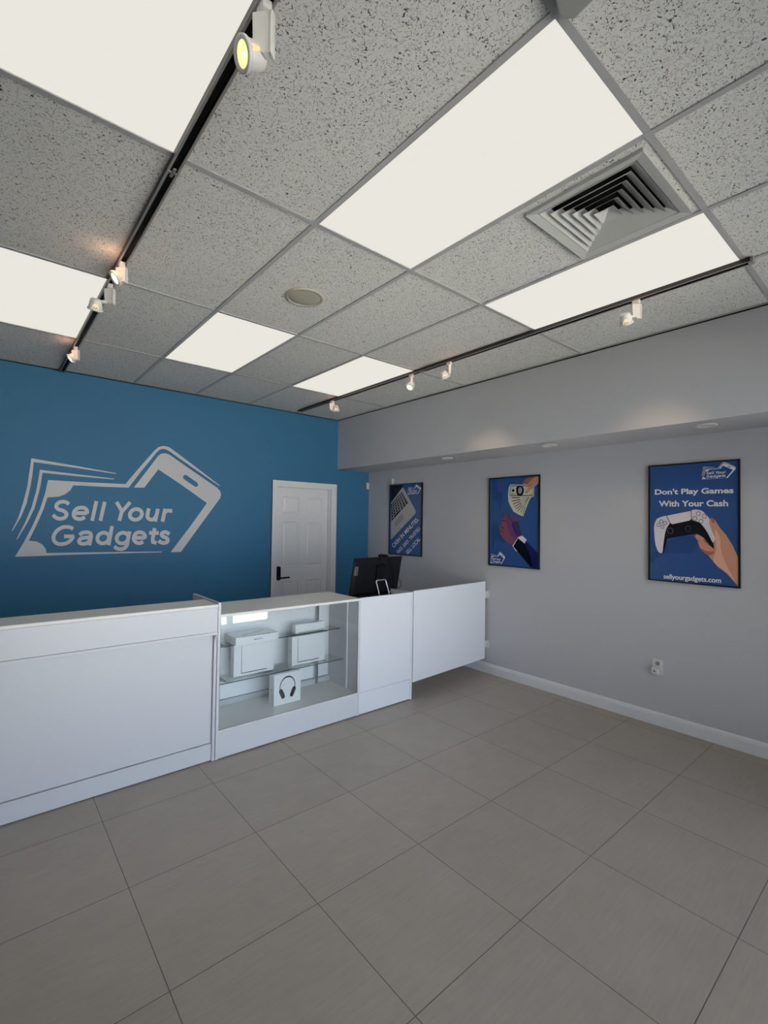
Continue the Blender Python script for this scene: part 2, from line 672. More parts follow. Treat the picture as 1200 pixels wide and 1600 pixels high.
# casing and jamb
b = MB()
c0, c1, cw, cz = DX0, DX1, 0.062, DZ
for d0, d1, th in ((0, cw, .010), (0.012, cw, .016), (.034, cw, .019)):
    b.box(c0 - d1, c0 - d0 - .0, YW - th, YW, 0, cz + d1)
    b.box(c1 + d0, c1 + d1, YW - th, YW, 0, cz + d1)
    b.box(c0 - d0, c1 + d0, YW - th, YW, cz + d0, cz + d1)
b.box(c0, c0 + .014, YW - .010, YW + .12, 0, cz)
b.box(c1 - .014, c1, YW - .010, YW + .12, 0, cz)
b.box(c0 + .014, c1 - .014, YW - .010, YW + .12, cz - .012, cz)
b.box(c1 - .026, c1 - .014, YW + .03, YW + .072, 0, cz - .012)
struct(b.build('trim_4', 'door'))

# ------------------------------------------------------------------ wall logo
def L3(x, y):
    return at(x / 3, 680 + y / 3, 1, YW)


LOGO = {
 'n1': [(147, 108), (350, 143), (546, 178), (540, 181), (350, 152), (158, 126), (152, 185), (143, 240), (125, 318), (100, 380), (60, 447), (55, 448), (85, 388), (108, 318), (128, 240), (138, 170)],
 'n2': [(187, 162), (360, 183), (537, 204), (533, 207), (360, 192), (199, 176), (192, 225), (184, 262), (162, 342), (130, 408), (82, 487), (77, 488), (118, 408), (148, 338), (170, 260), (180, 205)],
 'n3': [(225, 210), (410, 221), (588, 229), (655, 150), (722, 74), (742, 56), (765, 50), (788, 54), (803, 63), (900, 136), (1030, 235), (1028, 238), (900, 150), (795, 76), (780, 67), (765, 64), (750, 67), (735, 80), (665, 165), (603, 246),
        (470, 241), (344, 235), (330, 258), (305, 277), (275, 288), (222, 292), (205, 345), (180, 402), (135, 495), (170, 498), (198, 512), (214, 532), (218, 552), (490, 548), (757, 545), (757, 549), (400, 558), (70, 570),
        (108, 508), (150, 430), (188, 345), (212, 270)],
 'ph': [(628, 245), (690, 165), (742, 96), (757, 86), (778, 85), (795, 92), (900, 165), (1018, 247), (1032, 262), (1036, 279), (1031, 296), (940, 420), (848, 547), (800, 548), (890, 430), (970, 318), (850, 232), (742, 160), (676, 246)],
}
SLOT = [(860, 190), (866, 186), (874, 187), (924, 222), (929, 231), (927, 239), (919, 242), (911, 240), (861, 205), (857, 197)]
logo = thing('wall_logo', 'large grey-white shop logo of banknotes and a phone outline on the blue wall', 'logo', (1.1, YW, 1.2))


def inward(p, k):
    """offset of the outline drawn from points on the wall, lifted from it"""
    return Vector((p.x, p.y - k, p.z))


for nm, keys in (('banknote_outline', ('n1', 'n2', 'n3')), ('phone_outline', ('ph',))):
    b = MB()
    for k in keys:
        loops = [[L3(*p) for p in LOGO[k]]]
        if k == 'ph':
            loops.append([L3(*p) for p in SLOT])
        tri = tessellate_polygon(loops)
        P = [p for l in loops for p in l]
        b.add([inward(p, .0012) for p in P], [tuple(t_) for t_ in tri])
        o_ = 0
        for l in loops:
            n = len(l)
            for i in range(n):
                a, c = l[i], l[(i + 1) % n]
                b.add([a, c, inward(c, .0012), inward(a, .0012)], [(0, 1, 2, 3)])
    b.build(nm, 'vinyl', logo)
# rounded slanted lettering drawn as strokes: (points, curved, closed)
def ell(cx, cy, rx, ry, sl=0.12, n=20):
    return [(cx + rx * math.cos(2 * PI * i / n) - sl * ry * math.sin(2 * PI * i / n), cy + ry * math.sin(2 * PI * i / n)) for i in range(n)]


STROKES = [
    ([(214, 104), (196, 87), (165, 79), (130, 86), (106, 107), (104, 130), (125, 148), (163, 160), (191, 182), (190, 208), (166, 227), (130, 232), (98, 220), (74, 196)], 1, 0),
    ([(262, 181), (320, 181), (376, 181)], 0, 0),
    ([(377, 187), (377, 160), (360, 139), (324, 132), (287, 142), (264, 166), (257, 196), (270, 221), (300, 234), (333, 231), (358, 216)], 1, 0),
    ([(461, 74), (422, 250)], 0, 0), ([(535, 80), (496, 250)], 0, 0),
    ([(640, 82), (694, 172)], 0, 0), ([(762, 84), (686, 172), (665, 250)], 0, 0),
    (ell(813, 193, 54, 48), 0, 1),
    ([(929, 140), (917, 195), (922, 226), (948, 240), (976, 232), (997, 200)], 1, 0), ([(1010, 142), (985, 257)], 0, 0),
    ([(1075, 142), (1050, 258)], 0, 0), ([(1062, 200), (1072, 175), (1096, 160), (1138, 163)], 1, 0),
    ([(253, 324), (228, 309), (190, 305), (150, 312), (110, 338), (84, 374), (78, 410), (92, 440), (125, 457), (165, 457), (205, 444), (236, 418), (254, 386)], 1, 0),
    ([(262, 389), (172, 389)], 0, 0),
    ([(310, 378), (335, 358), (375, 352), (406, 362), (414, 388)], 1, 0), ([(415, 382), (397, 470)], 0, 0),
    ([(412, 400), (370, 400), (325, 408), (306, 430), (315, 450), (350, 455), (383, 445), (404, 420)], 1, 0),
    ([(600, 297), (569, 468)], 0, 0), (ell(521, 404, 52, 48), 0, 1),
    (ell(694, 404, 52, 48), 0, 1), ([(757, 345), (745, 400), (735, 458), (720, 486), (690, 502), (652, 500), (620, 480)], 1, 0),
    ([(800, 402), (850, 402), (892, 402)], 0, 0), ([(893, 408), (893, 382), (875, 359), (843, 352), (814, 364), (796, 392), (797, 420), (815, 442), (846, 450), (878, 436)], 1, 0),
    ([(980, 314), (962, 418), (966, 440), (998, 447)], 0, 0), ([(932, 358), (1017, 358)], 0, 0),
    ([(1112, 370), (1086, 353), (1060, 353), (1043, 368), (1052, 388), (1080, 400), (1098, 418), (1090, 440), (1062, 448), (1035, 442), (1016, 427)], 1, 0),
]


def open_smooth(p, k=5):
    out = []
    for i in range(len(p) - 1):
        a, b, c, d = (p[min(max(i + j - 1, 0), len(p) - 1)] for j in range(4))
        for q in range(k):
            t = q / k
            out.append(tuple(0.5 * (2 * b[e] + (c[e] - a[e]) * t + (2 * a[e] - 5 * b[e] + 4 * c[e] - d[e]) * t * t + (3 * b[e] - a[e] - 3 * c[e] + d[e]) * t ** 3) for e in (0, 1)))
    return out + [p[-1]]


def strokes_on(mb, f, m, wd=33, thick=None, step=(0, -.0001, 0)):
    """f maps logo-crop coordinates to a point of the surface"""
    g = lambda x, y: Vector(f(3 * (70 + x / 5.714), 3 * (90 + y / 5.714)))
    for q_, (pts, cur, closed) in enumerate(STROKES):
        p = open_smooth(pts) if cur else list(pts)
        n = len(p)
        L_, R_ = [], []
        for i in range(n):
            a = p[(i - 1) % n] if (closed or i > 0) else p[i]
            c = p[(i + 1) % n] if (closed or i < n - 1) else p[i]
            d0 = Vector((p[i][0] - a[0], p[i][1] - a[1]))
            d1 = Vector((c[0] - p[i][0], c[1] - p[i][1]))
            d0 = d0.normalized() if d0.length else d1.normalized()
            d1 = d1.normalized() if d1.length else d0
            t = (d0 + d1).normalized()
            nn = Vector((-t.y, t.x)) / max(.6, t.dot(d1)) * wd / 2
            L_.append((p[i][0] + nn.x, p[i][1] + nn.y))
            R_.append((p[i][0] - nn.x, p[i][1] - nn.y))
        VL, VR = [g(*q) for q in L_], [g(*q) for q in R_]
        m_ = n if closed else n - 1
        off = (Vector(thick) if thick else Vector((0, 0, 0))) + Vector(step) * (q_ % 3)
        vs = [q + off for q in VL + VR]
        mb.add(vs, [(i, (i + 1) % n, n + (i + 1) % n, n + i) for i in range(m_)], m)
        if thick:
            for V in (VL, VR):
                mb.add(V + [q + off for q in V], [(i, (i + 1) % n, n + (i + 1) % n, n + i) for i in range(m_)], m)
            if not closed:
                for i in (0, n - 1):
                    mb.add([VL[i], VR[i], VR[i] + off, VL[i] + off], [(0, 1, 2, 3)], m)


b = MB()
strokes_on(b, L3, None, thick=(0, -.0012, 0))
b.build('lettering', 'vinyl', logo)


def small_logo(mb, x0, x1, y0, y1, P, m='pwhite'):
    """the same logo printed small: logo-crop coordinates mapped into a box of plane coordinates"""
    # flatten through the wall plane first so the logo is undistorted
    def nrm(x, y):
        p = L3(x, y)
        return p.x, p.z
    ax, _ = nrm(55, 448)
    bx, _ = nrm(1036, 279)
    _, az = nrm(70, 570)
    _, bz = nrm(765, 50)
    f = lambda x, y: P(x0 + (x1 - x0) * (nrm(x, y)[0] - ax) / (bx - ax), y0 + (y1 - y0) * (nrm(x, y)[1] - az) / (bz - az))
    for k in ('n1', 'n2', 'n3', 'ph'):
        loops = [[f(*p) for p in LOGO[k]]]
        if k == 'ph':
            loops.append([f(*p) for p in SLOT])
        mb.flat(loops, m)
    strokes_on(mb, f, m, wd=38, step=(-.0001, 0, 0))


# ------------------------------------------------------------------ posters on the right wall
def poster(label, y0, y1, z0, z1, crop):
    t = thing('framed_poster', label, 'poster', (XR, (y0 + y1) / 2, z0), 'framed posters on the grey wall')
    fw, d = 0.011, 0.020
    b = MB()
    b.box(XR - d, XR, y0, y0 + fw, z0, z1)
    b.box(XR - d, XR, y1 - fw, y1, z0, z1)
    b.box(XR - d, XR, y0 + fw, y1 - fw, z0, z0 + fw)
    b.box(XR - d, XR, y0 + fw, y1 - fw, z1 - fw, z1)
    b.build('frame', 'frame', t)
    ox, oy, s = crop
    a0, a1, c0, c1 = y0 + fw, y1 - fw, z0 + fw, z1 - fw

    class Ctx:
        pass
    c = Ctx()
    c.layer = 0
    c.mb = MB()
    xpl = XR - 0.012

    def P(x, y):
        q = at(ox + x / s, oy + y / s, 0, XR - 0.012)
        return Vector((XR - 0.012 - 0.0003 * c.layer, min(max(q.y, a0), a1), min(max(q.z, c0), c1)))
    c.P = P
    c.Q = lambda y, z: Vector((XR - 0.012 - 0.0003 * c.layer, y, z))
    c.mb.box(xpl, XR - .002, a0, a1, c0, c1, 'pblue')

    def poly(pts, m, smooth=False, lift=True):
        if lift:
            c.layer += 1
        if smooth:
            pts = smooth_loop(pts)
        c.mb.flat([[P(*p) for p in pts]], m)
    c.poly = poly

    def disc(x, y, r, m, r2=None, lift=True):
        if lift:
            c.layer += 1
        n = 18
        o_ = [P(x + r * math.cos(2 * PI * i / n), y + r * math.sin(2 * PI * i / n)) for i in range(n)]
        if r2:
            i_ = [P(x + r2 * math.cos(2 * PI * i / n), y + r2 * math.sin(2 * PI * i / n)) for i in range(n)]
            c.mb.add(o_ + i_, [(i, (i + 1) % n, n + (i + 1) % n, n + i) for i in range(n)], m)
        else:
            c.mb.add(o_, [tuple(range(n))], m)
    c.disc = disc

    def stroke(pts, wd, m, lift=True):
        if lift:
            c.layer += 1
        for (x0_, y0_), (x1_, y1_) in zip(pts, pts[1:]):
            dx, dy = x1_ - x0_, y1_ - y0_
            l = math.hypot(dx, dy) or 1
            nx, ny = -dy / l * wd / 2, dx / l * wd / 2
            c.mb.add([P(x0_ + nx, y0_ + ny), P(x1_ + nx, y1_ + ny), P(x1_ - nx, y1_ - ny), P(x0_ - nx, y0_ - ny)], [(0, 1, 2, 3)], m)
    c.stroke = stroke

    def text(s_, BL, BR, TL, m='pwhite', **k):
        c.layer += 1
        text_on(c.mb, s_, P(*BL), P(*BR), P(*TL), m, **k)
    c.text = text

    def mark(y_l, y_r, z_b, z_t):
        c.layer += 1
        small_logo(c.mb, y_l, y_r, z_b, z_t, c.Q)
    c.mark = mark
    c.done = lambda: c.mb.build('print', None, t)
    return c


# poster 1: laptop
c = poster('framed poster of a silver laptop keyboard, lettered CASH IN MINUTES, behind the computer', 4.20, 4.818, 1.175, 2.098, (590, 740, 11.43))
c.poly([(235, 215), (452, 205), (455, 235), (240, 530)], 'pdark')
c.poly([(236, 530), (440, 250), (452, 248), (470, 268), (684, 670), (682, 700), (660, 730), (236, 1185)], 'palu')
c.poly([(236, 545), (432, 325), (448, 330), (548, 512), (540, 540), (236, 868)], 'palu')
c.layer += 1
A, B, C_, D = (205, 580), (436, 318), (552, 520), (205, 905)
rows, cols = 6, 8
for r in range(rows):
    for k in range(cols):
        if r == 5 and k in (2, 3, 4):
            k0, k1 = 2, 5
            if k > 2:
                continue
        else:
            k0, k1 = k, k + 1
        g0, g1 = .12, .12
        quad = []
        for uu, vv in ((k0 + g0, r + g1), (k1 - g0, r + g1), (k1 - g0, r + 1 - g1), (k0 + g0, r + 1 - g1)):
            uu, vv = uu / cols, vv / rows
            tx = A[0] + (B[0] - A[0]) * uu
            ty = A[1] + (B[1] - A[1]) * uu
            bx = D[0] + (C_[0] - D[0]) * uu
            by = D[1] + (C_[1] - D[1]) * uu
            quad.append((tx + (bx - tx) * vv, ty + (by - ty) * vv))
        if max(q[0] for q in quad) < 240:
            continue
        c.mb.add([c.P(max(q[0], 238), q[1]) for q in quad], [(0, 1, 2, 3)], 'pdark')
c.poly([(300, 880), (440, 715), (480, 800), (325, 960)], 'pgrey')
c.text('CASH IN MINUTES.', (288, 1330), (745, 830), (250, 1272), offset=.012)
c.text('FAST. EASY. TRUSTED.', (375, 1442), (806, 985), (340, 1388), offset=.012)
c.text('SELL LOCAL.', (540, 1450), (806, 1178), (503, 1392), offset=.012)
c.mark(4.468, 4.222, 1.955, 2.078)
c.done()

# poster 2: hands and banknotes
c = poster('framed poster of a hand giving banknotes to a sleeved hand, middle of the wall', 2.571, 3.179, 1.153, 2.083, (740, 720, 8.571))
c.poly([(250, 260), (300, 262), (330, 420), (390, 430), (380, 560), (350, 680), (320, 560), (260, 500)], 'pblue2', True)
c.poly([(250, 850), (340, 900), (420, 1080), (380, 1100), (300, 1050), (250, 1180)], 'pblue2', True)
c.poly([(662, 318), (672, 280), (700, 240), (800, 215), (888, 205), (888, 300), (830, 300), (740, 360)], 'pskin2', True)
c.poly([(462, 455), (470, 360), (492, 316), (815, 322), (808, 480), (770, 490), (742, 540), (664, 745), (598, 718), (535, 680), (485, 590), (465, 540)], 'pbill')
for q in range(8):
    e_ = [(482, 495), (488, 545), (502, 588), (528, 628), (548, 664), (578, 692), (618, 712), (652, 735)][q]
    p_ = (752 - q * 4, 492 + q * 4)
    m1 = (e_[0] + (p_[0] - e_[0]) * .10, e_[1] + (p_[1] - e_[1]) * .10)
    m2 = (e_[0] + (p_[0] - e_[0]) * .52, e_[1] + (p_[1] - e_[1]) * .52)
    c.stroke([m1, m2], 15 - q, 'pbill2', lift=(q == 0))
    c.stroke([m2, p_], 4, 'pbill2', lift=False)
c.poly([(494, 328), (806, 334), (800, 474), (486, 472)], 'pbill2')
c.poly([(500, 340), (800, 346), (793, 460), (494, 458)], 'pbill')
c.poly([(585, 345), (655, 345), (675, 400), (650, 462), (590, 462), (572, 400)], 'pdark', True)
c.poly([(608, 360), (640, 358), (652, 400), (635, 440), (606, 435), (598, 398)], 'pgrey', True)
c.disc(533, 398, 18, 'pdark')
c.stroke([(505, 440), (560, 444)], 8, 'pbill2')
c.stroke([(745, 445), (785, 447)], 8, 'pbill2', lift=False)
c.poly([(690, 345), (740, 300), (800, 235), (888, 215), (888, 280), (850, 320), (790, 370), (722, 432), (698, 437), (688, 418), (722, 372), (735, 340), (700, 335), (668, 322), (690, 300)], 'pskin', True)
c.stroke([(735, 345), (790, 300)], 8, 'pskin2')
c.poly([(385, 718), (412, 700), (448, 712), (468, 760), (505, 790), (540, 822), (534, 795), (484, 752), (488, 732), (540, 728), (578, 765), (610, 812), (622, 900), (652, 1005), (600, 1040), (524, 1125), (460, 1095), (390, 1030), (352, 960), (348, 860), (378, 825), (388, 780)], 'ppurp', True)
c.poly([(400, 760), (440, 780), (470, 900), (500, 1000), (560, 1060), (524, 1120), (450, 1085), (380, 1010), (356, 940), (360, 870), (390, 830)], 'prose', True)
c.poly([(520, 830), (600, 820), (618, 900), (640, 990), (590, 1010), (540, 930)], 'ppurp2', True)
c.stroke([(372, 880), (410, 910)], 6, 'pdark')
c.stroke([(366, 930), (405, 960)], 6, 'pdark', lift=False)
c.stroke([(392, 800), (428, 810)], 6, 'pdark', lift=False)
c.poly([(524, 1140), (600, 1024), (655, 1002), (714, 1056), (690, 1100), (575, 1216)], 'pwhite')
c.poly([(600, 1034), (692, 1112), (890, 1250), (888, 1446), (772, 1426), (536, 1146)], 'psleeve')
c.poly([(690, 1110), (708, 1074), (889, 1240), (889, 1446), (790, 1436), (760, 1270)], 'pnavy')
c.mark(3.155, 2.965, 1.175, 1.302)
c.done()

# poster 3: game controller
c = poster("framed poster of a hand holding a white game controller, lettered Don't Play Games", 0.958, 1.574, 1.153, 2.086, (980, 700, 5.4545))
c.poly([(205, 980), (330, 900), (560, 890), (580, 760), (400, 770), (210, 900)], 'pblue2', True)
c.poly([(575, 750), (602, 733), (640, 745), (668, 790), (705, 830), (738, 850), (745, 885), (738, 915), (700, 920), (650, 888), (618, 850), (602, 800)], 'pskin2', True)
c.poly([(580, 752), (603, 738), (636, 750), (652, 790), (612, 790)], 'pskin', True)
c.poly([(608, 800), (650, 795), (700, 835), (735, 852), (738, 878), (690, 880), (625, 850)], 'pskin', True)
c.poly([(362, 648), (380, 640), (542, 606), (620, 635), (680, 715), (740, 838), (736, 858), (705, 828), (655, 765), (592, 730), (470, 750), (342, 772), (326, 840), (314, 893), (298, 897), (300, 830), (318, 740), (335, 685)], 'pdark')
c.poly([(230, 700), (233, 655), (248, 612), (278, 592), (335, 577), (352, 600), (362, 640), (336, 684), (321, 740), (308, 830), (302, 885), (288, 896), (262, 878), (240, 810)], 'pctrl', True)
c.poly([(340, 577), (545, 536), (546, 600), (536, 617), (382, 650), (366, 638)], 'pctrl')
c.poly([(549, 533), (620, 529), (662, 556), (706, 612), (728, 690), (750, 770), (742, 795), (728, 802), (682, 715), (622, 638), (552, 610)], 'pctrl', True)
c.stroke([(337, 578), (366, 640), (382, 651)], 5, 'pdark')
c.stroke([(546, 534), (549, 610)], 5, 'pdark', lift=False)
for x, y in ((608, 560), (578, 601), (631, 625), (659, 582)):
    c.disc(x, y, 20, 'pline', 15, lift=(x == 608))
for x, y in ((292, 626), (325, 640), (302, 672), (268, 655)):
    c.disc(x, y, 17, 'pline', 12, lift=False)
c.disc(368, 705, 26, 'pline', 22)
c.disc(520, 688, 26, 'pline', 22, lift=False)
c.poly([(700, 608), (724, 592), (748, 612), (792, 682), (842, 738), (902, 835), (948, 935), (948, 1190), (922, 1150), (850, 1070), (772, 1012), (730, 962), (692, 915), (736, 905), (748, 870), (738, 830), (752, 770), (720, 700), (704, 650)], 'pskin', False)
c.poly([(748, 700), (790, 760), (800, 860), (830, 960), (880, 1060), (930, 1150), (850, 1064), (774, 1005), (735, 955), (760, 860)], 'pskin3', True)
c.poly([(712, 598), (728, 594), (745, 615), (742, 640), (722, 632)], 'pskin2', True)
c.text("Don't Play Games", (238, 412), (908, 400), (238, 352), offset=.03)
c.text('With Your Cash', (272, 500), (862, 498), (272, 450), offset=.03)
c.text('sellyourgadgets.com', (312, 1128), (803, 1165), (312, 1072), offset=.022)
c.mark(1.200, 0.982, 1.952, 2.072)
c.done()

# ------------------------------------------------------------------ counters
Yc = 3.13
# tall counter with a ledge
t = thing('ledge_counter', 'tall white service counter with raised ledge and deep fascia, at the left', 'counter', (0.3, 3.35, 0))
LX0, LX1 = -0.62, 1.194
MB().box(LX0, LX1, 3.076, 3.335, 1.022, 1.040).build('ledge_top', 'lam2', t, bevel=.0012)
MB().box(LX0, LX1, 3.080, 3.098, 0.862, 1.0205).build('fascia', 'lam', t, bevel=.0012)
MB().box(LX0, LX1, 3.080, 3.155, 0.842, 0.860).build('fascia_underside', 'lam', t, bevel=.001)
MB().box(LX0, 1.1935, 3.158, 3.176, 0.118, 1.020).build('front_panel', 'lam', t, bevel=.001)
b = MB()
b.box(LX0, 1.1935, 3.148, 3.166, 0.006, 0.114)

b.build('kick_plate', 'lam', t, bevel=.001)
for x0 in (LX1 + .001, LX0 - .019):
    prof = [(3.076, 1.050), (3.076, .842)]
    for k in range(1, 9):
        a = PI / 2 * k / 8
        prof.append((3.076 + .062 * math.sin(a), .842 - .07 * (1 - math.cos(a))))
    prof += [(3.138, 0.002), (3.575, 0.002), (3.575, 1.050)]
    MB().prism([(x0, y, z) for y, z in prof], (.018, 0, 0)).build('end_panel', 'lam', t, bevel=.0012)
MB().box(LX0, LX1, 3.175, 3.56, 0.88, 0.90).build('work_shelf', 'lam2', t, bevel=.001)

# glass-front display case
t = thing('display_case', 'white glass-front display case with two glass shelves, in the middle of the counter run', 'display case', (1.8, 3.35, 0))
GX0, GX1, CT = 1.215, 2.405, 0.962
IX0, IX1 = 1.233, 2.387
YB = 3.60
MB().box(GX0, GX1, Yc - .006, YB, CT - .018, CT).build('top', 'lam2', t, bevel=.0012)
MB().box(GX0, IX0, Yc, YB, 0.003, CT - .018).build('side_panel', 'lam', t, bevel=.001)
MB().box(IX1, GX1, Yc, YB, 0.003, CT - .018).build('side_panel', 'lam', t, bevel=.001)
MB().box(IX0, IX1, Yc + .004, YB, 0.172, 0.190).build('deck', 'lam2', t, bevel=.001)
MB().box(IX0, IX1, Yc + .001, Yc + .018, 0.008, 0.186).build('kick_plate', 'lam', t, bevel=.001)
MB().box(IX0, IX1, Yc + .006, Yc + .012, 0.190, CT - .018).build('front_glass', 'glass', t)
for x0, x1, yy in ((IX0, 1.83, 3.553), (1.81, IX1, 3.567)):
    dr = MB().box(x0, x1, yy, yy + .008, 0.236, CT - .022).build('sliding_door', 'acryl', t)
b = MB()
b.box(IX0, IX1, 3.54, 3.585, 0.190, 0.232)
b.build('door_rail', 'cartonside', t, bevel=.001)
for x in (1.385, 2.25):
    st = MB()
    st.box(x - .009, x + .009, 3.528, 3.540, 0.191, CT - .020)
    for k in range(26):
        z = .22 + k * .0275
        st.box(x - .002, x + .002, 3.5275, 3.5282, z, z + .013, 'dark')
    st.mats = ['alu', 'dark']
    n0 = 6
    st.m = [0 if i < n0 else 1 for i in range(len(st.f))]
    so = st.build('shelf_standard', None, t)
    for z in (.672, .423):
        bk = MB()
        bk.prism([(x - .002, 3.528, z - .03), (x - .002, 3.528, z - .001), (x - .002, 3.385, z - .001), (x - .002, 3.385, z - .008)], (.004, 0, 0))
        bk.build('shelf_bracket', 'alu', so)
for z, y0 in ((.677, 3.375), (.428, 3.322)):
    b = MB()
    b.box(IX0 + .008, IX1 - .01, y0 + .0015, 3.524, z - .003, z + .003, 'shelfglass')
    b.box(IX0 + .008, IX1 - .01, y0, y0 + .0015, z - .003, z + .003, 'glassedge')
    b.build('glass_shelf', None, t)
b = MB()
b.box(IX1 - .014, IX1 - .0005, 3.272, 3.292, 0.191, CT - .019)
b.build('corner_post', 'base', t, bevel=.002)
for y, z in ((3.176, .224), (3.486, .224)):
    b = MB()
    b.lathe([(.006, 0), (.006, .0015)], 14, X=Matrix.Translation((IX1 - .0003, y, z)) @ Matrix.Rotation(-PI / 2, 4, 'Y'))
    b.build('screw_cap', 'gplast', t)
b = MB()
b.lathe([(.010, 0), (.010, .010), (.006, .012)], 20, X=Matrix.Translation((2.322, 3.5665, .640)) @ Matrix.Rotation(PI / 2, 4, 'X'))
b.build('door_lock', 'alu', t)

# register stand
t = thing('register_cabinet', 'white solid-front cabinet with sunken top, beside the display case', 'cabinet', (2.7, 3.35, 0))
RX0, RX1 = 2.406, 3.000
MB().box(RX0, RX1 - .019, Yc, Yc + .018, 0.186, CT + .002).build('front_panel', 'lam_lit', t, bevel=.001)
MB().box(RX0, RX1 - .019, Yc + .002, Yc + .019, 0.008, 0.183).build('kick_plate', 'lam_lit', t, bevel=.001)
MB().box(RX1 - .018, RX1, Yc - .001, 3.60, 0.002, CT + .002 - .0).build('end_panel', 'lam_lit', t, bevel=.001)
MB().box(RX0, RX0 + .017, Yc + .019, 3.60, 0.002, .866).build('side_panel', 'lam_lit', t, bevel=.001)
MB().box(RX0, RX1 - .019, Yc + .019, 3.60, 0.867, 0.885).build('worktop', 'lam_lit', t, bevel=.001)
# trim the end panel down behind the front, as the sunken top runs over to the wall
# flap between the cabinet and the wall
t = thing('counter_flap', 'white hinged flap panel hanging clear of the floor between cabinet and grey wall', 'flap gate', (3.6, 3.17, 0.15))
p0, p1 = Vector((3.006, 3.122, 0)), Vector((4.150, 3.205, 0))
dv = (p1 - p0).normalized()
nv = Vector((-dv.y, dv.x, 0)) * .018
pf = [(p0.x, p0.y), (p1.x, p1.y), (p1.x + nv.x, p1.y + nv.y), (p0.x + nv.x, p0.y + nv.y)]
fl = MB().prism([(x, y, 0.152) for x, y in pf], (0, 0, .822)).build('panel', 'lam_lit', t, bevel=.0015)
for z in (.83, .30):
    b = MB()
    b.box(XR - .003, XR, 3.172, 3.206, z - .034, z + .040)
    b.tube([(XR - .008, 3.206, z - .034), (XR - .008, 3.206, z + .040)], .0055)
    b.box(4.152, XR - .008, 3.204, 3.207, z - .034, z + .040)
    b.build('hinge', 'wplast', t)

# ------------------------------------------------------------------ boxes in the case
def carton(name, label, cat, x0, x1, y0, y1, z0, z1, group='white cartons in the display case'):
    t = thing(name, label, cat, ((x0 + x1) / 2, (y0 + y1) / 2, z0), group)
    b = MB()
    b.box(x0, x1, y0, y1, z0, z1)
    b.build('carton', 'carton', t, bevel=.002)
    return t


def dot(t, x, y, z, r=.0045):
    """small dark mark printed on the left face of a carton"""
    b = MB()
    b.lathe([(r, 0), (r, .0004)], 14, X=Matrix.Translation((x - .0001, y, z)) @ Matrix.Rotation(-PI / 2, 4, 'Y') @ Matrix.Diagonal((1.2, .8, 1, 1)))
    b.build('printed_mark', 'inkd', t)


def lmark(t, x0, x1, yf, z0, z1, wd=.004):
    """printed picture of a slim laptop seen edge-on"""
    b = MB()
    b.prism([(x0, yf, z1), (x0, yf, z0), (x0 + .008, yf, z0 - .003), (x1 - .01, yf, z0 - .003), (x1, yf, z0 + .001), (x1, yf, z0 + .004), (x0 + wd, yf, z0 + .003), (x0 + wd * .6, yf, z1)], (0, -.0004, 0))
    b.build('printed_picture', 'ink', t)


t = carton('laptop_box', 'flat white laptop box overhanging the top glass shelf at left', 'box', 1.424, 1.765, 3.325, 3.522, .681, .738)
dot(t, 1.424, 3.42, .709)
b = MB()
text_on(b, 'MacBook Pro', (1.566, 3.3245, .7055), (1.634, 3.3245, .7055), (1.566, 3.3245, .7155), None, offset=.01)
b.build('lettering', 'inkd', t)
b = MB()
b.prism([(1.475, 3.338, .7381), (1.50, 3.331, .7381), (1.70, 3.334, .7381), (1.71, 3.345, .7381), (1.50, 3.336, .7381)], (0, 0, .0004))
b.prism([(1.50, 3.38, .7381), (1.71, 3.46, .7381), (1.705, 3.464, .7381), (1.50, 3.385, .7381)], (0, 0, .0004))
b.build('printed_picture', 'ink', t)
t = carton('laptop_box', 'white laptop box standing upright on the lower glass shelf, left one', 'box', 1.444, 1.768, 3.400, 3.462, .432, .670)
dot(t, 1.444, 3.425, .555)
lmark(t, 1.502, 1.712, 3.3998, .452, .655)
t = carton('laptop_box', 'white laptop box standing upright on the lower glass shelf, right one', 'box', 1.918, 2.228, 3.385, 3.450, .432, .664)
dot(t, 1.918, 3.415, .545)
lmark(t, 1.970, 2.175, 3.3848, .455, .650)
t = carton('slim_box', 'slim white box standing on the top glass shelf at right', 'box', 1.955, 2.238, 3.400, 3.452, .681, .752)
b = MB()
b.prism([(1.985, 3.3998, .686), (2.225, 3.3998, .686), (2.228, 3.3998, .690), (1.985, 3.3998, .6885)], (0, -.0004, 0))
b.build('printed_picture', 'ink', t)
t = carton('headphone_box', 'square white box picturing black headphones on the case floor', 'box', 1.714, 1.944, 3.285, 3.365, .191, .424)
dot(t, 1.714, 3.328, .305, .006)
b = MB()
cx_, cz_ = 1.829, .322
yf = 3.2847
